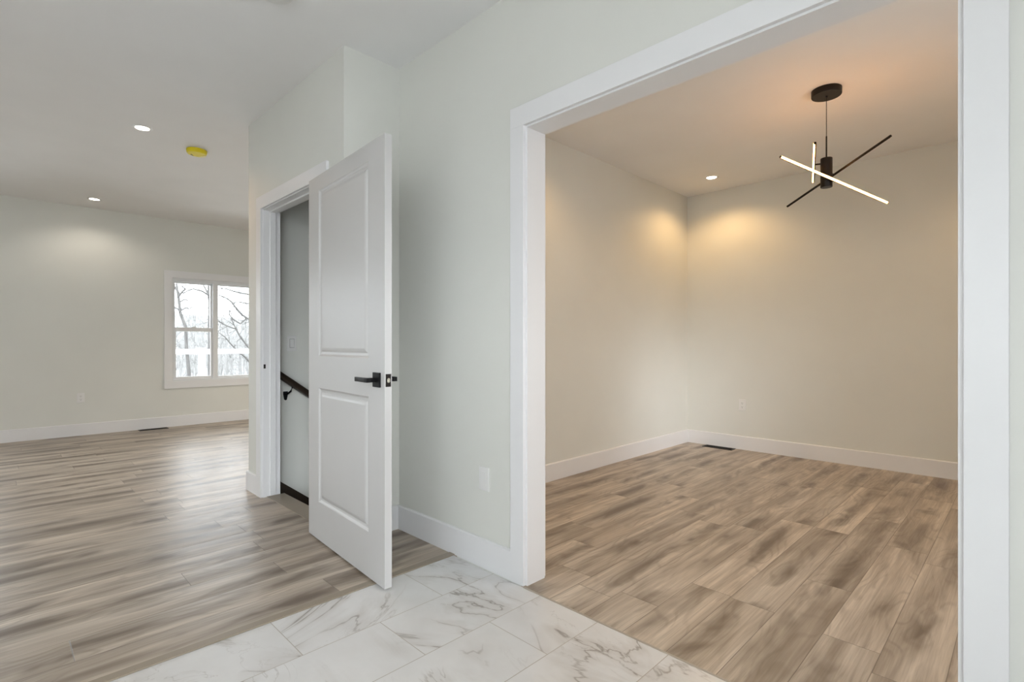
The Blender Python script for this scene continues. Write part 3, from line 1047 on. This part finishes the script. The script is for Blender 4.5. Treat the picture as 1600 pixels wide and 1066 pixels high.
def tree_mesh(h, r, depth, rng, kids=3):
    bm = bmesh.new()
    pts, rad = [Vector((0, 0, -0.1))], [r]
    d = Vector((0, 0, 1))
    N = 9
    for i in range(N):
        d = (d + Vector((rng.gauss(0, 0.05), rng.gauss(0, 0.05), 0.15))).normalized()
        pts.append(pts[-1] + d * h / N)
        rad.append(r * (1 - 0.85 * (i + 1) / N))
    tube(bm, pts, rad, 7)
    for k in range(kids * 4):
        i = rng.randint(2, N - 1)
        a = rng.uniform(0, 2 * math.pi)
        nd = Vector((math.cos(a), math.sin(a), rng.uniform(0.3, 1.1)))
        branchy(bm, pts[i], nd, h * rng.uniform(0.09, 0.17), max(rad[i] * 0.5, 0.008), depth, rng, 0.1, kids, 5)
    return bm


# nearer trees: explicit trunks with their visible limbs
def limb_tree(name, label, trunk, limbs, rng):
    bm = bmesh.new()
    tube(bm, [p for p, r in trunk], [r * 1.25 for p, r in trunk], 8)
    for pts, r0, r1 in limbs:
        r0, r1 = r0 * 1.7, r1 * 2.0
        m = len(pts)
        tube(bm, pts, [r0 + (r1 - r0) * i / (m - 1) for i in range(m)], 6)
        for i in range(1, m):
            for _ in range(2):
                a, b = Vector(pts[i - 1]), Vector(pts[i])
                d = (b - a).normalized()
                s, t_ = frame_of(d)
                nd = d * 0.7 + s * rng.gauss(0, 0.6) + t_ * rng.gauss(0, 0.6)
                branchy(bm, a + (b - a) * rng.random(), nd, rng.uniform(0.15, 0.4), r1 * 0.7, 1, rng, 0.05, 2, 4)
    o = obj(name, bm, M['bark'], None, True)
    return tag(o, label, 'tree')


T1 = [((-15.56, 3.64, -1.1), 0.040), ((-15.52, 3.62, 0.18), 0.036), ((-15.44, 3.53, 1.06), 0.032), ((-15.40, 3.51, 1.51), 0.030), ((-15.32, 3.37, 1.88), 0.028),
      ((-15.28, 3.32, 2.28), 0.025), ((-15.24, 3.29, 2.43), 0.022), ((-15.2, 3.26, 2.66), 0.019), ((-15.2, 3.2, 3.6), 0.010)]
limb_tree('bare_tree', 'thin bare grey tree leaning across the left sash of the window', T1,
          [([(-15.28, 3.31, 2.27), (-15.1, 3.35, 2.38), (-15.0, 3.41, 2.46), (-14.9, 3.31, 2.52)], 0.016, 0.007),
           ([(-15.24, 3.29, 2.43), (-15.3, 3.24, 2.52), (-15.4, 3.22, 2.60)], 0.018, 0.012),
           ([(-15.30, 3.34, 2.14), (-15.3, 3.45, 2.22), (-15.4, 3.56, 2.22)], 0.013, 0.006),
           ([(-15.32, 3.37, 1.89), (-15.1, 3.27, 1.96), (-15.0, 3.15, 2.01)], 0.014, 0.007),
           ([(-15.32, 3.37, 1.92), (-15.3, 3.48, 2.01), (-15.4, 3.59, 2.00), (-15.5, 3.69, 2.05)], 0.013, 0.006)], random.Random(3))
T2 = [((-16.7, 4.40, -1.1), 0.036), ((-16.65, 4.38, 0.67), 0.032), ((-16.62, 4.37, 1.55), 0.030), ((-16.59, 4.37, 2.30), 0.028), ((-16.56, 4.34, 2.46), 0.027),
      ((-16.53, 4.33, 2.77), 0.025), ((-16.5, 4.29, 3.03), 0.023), ((-16.5, 4.2, 4.4), 0.010)]
limb_tree('bare_tree', 'bare grey tree with an arching limb close to the window mullion', T2,
          [([(-16.56, 4.34, 2.47), (-16.3, 4.11, 2.55), (-16.2, 3.87, 2.59), (-16.1, 3.72, 2.52), (-16.0, 3.58, 2.44)], 0.016, 0.007),
           ([(-16.56, 4.34, 2.47), (-16.5, 4.23, 2.67), (-16.6, 4.17, 2.83)], 0.017, 0.010)], random.Random(5))
T3 = [((-13.4, 4.62, -1.1), 0.07), ((-13.4, 4.60, 0.1), 0.06), ((-13.4, 4.57, 0.73), 0.055), ((-13.4, 4.59, 1.36), 0.05), ((-13.4, 4.56, 1.99), 0.045), ((-13.4, 4.60, 2.62), 0.035), ((-13.4, 4.57, 3.6), 0.02)]
limb_tree('bare_tree', 'bare tree sending long slanting limbs across the wide right pane', T3,
          [([(-13.4, 4.57, 2.24), (-13.34, 4.31, 2.29), (-13.28, 4.15, 2.30), (-13.22, 3.99, 2.32), (-13.16, 3.81, 2.36), (-13.1, 3.67, 2.36)], 0.016, 0.006),
           ([(-13.4, 4.57, 1.58), (-13.34, 4.32, 1.71), (-13.28, 4.20, 1.77), (-13.22, 4.08, 1.87), (-13.16, 3.92, 2.07), (-13.1, 3.80, 2.14), (-13.04, 3.62, 2.20)], 0.017, 0.007),
           ([(-13.34, 4.32, 1.71), (-13.34, 4.17, 1.57), (-13.28, 4.01, 1.65), (-13.22, 3.90, 1.76), (-13.16, 3.88, 1.88)], 0.012, 0.006),
           ([(-13.4, 4.57, 0.76), (-13.34, 4.29, 1.09), (-13.28, 4.13, 1.29), (-13.22, 4.03, 1.46), (-13.16, 3.92, 1.66)], 0.015, 0.006),
           ([(-13.24, 4.08, 1.42), (-13.34, 3.88, 1.51), (-13.28, 3.73, 1.58), (-13.22, 3.62, 1.64)], 0.010, 0.005),
           ([(-13.4, 4.57, 0.42), (-13.34, 4.29, 0.76), (-13.28, 4.12, 0.89), (-13.22, 3.94, 1.07), (-13.16, 3.79, 1.24), (-13.1, 3.65, 1.34)], 0.015, 0.005),
           ([(-13.4, 4.57, 2.05), (-13.34, 4.29, 2.06), (-13.28, 4.10, 2.08), (-13.22, 3.94, 2.05)], 0.011, 0.005)], random.Random(8))
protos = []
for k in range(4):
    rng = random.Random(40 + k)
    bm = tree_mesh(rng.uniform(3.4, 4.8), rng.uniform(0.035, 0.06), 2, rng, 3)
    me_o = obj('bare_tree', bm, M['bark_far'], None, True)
    tag(me_o, 'bare tree in the thicket beyond the deck, paled by painted haze', 'tree', group='bare trees of the woods beyond the deck')
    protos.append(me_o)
rng = random.Random(99)
spots = []
while len(spots) < 110:
    d = rng.uniform(18.5, 50)
    a = math.radians(rng.uniform(67.5, 83.0))      # the part of the woods the window looks onto
    p = (-d * math.sin(a), d * math.cos(a))
    gap = 1.3
    if all(math.hypot(p[0] - q[0], p[1] - q[1]) > gap for q in spots):
        spots.append(p)
for i, (x, y) in enumerate(spots):
    o = protos[i] if i < 4 else protos[i % 4].copy()
    if i >= 4:
        C.objects.link(o)
    s = rng.uniform(0.75, 1.15)
    o.location = (x, y, -1.0)
    o.rotation_euler = (0, 0, rng.uniform(0, 6.28))
    o.scale = (s, s, s)
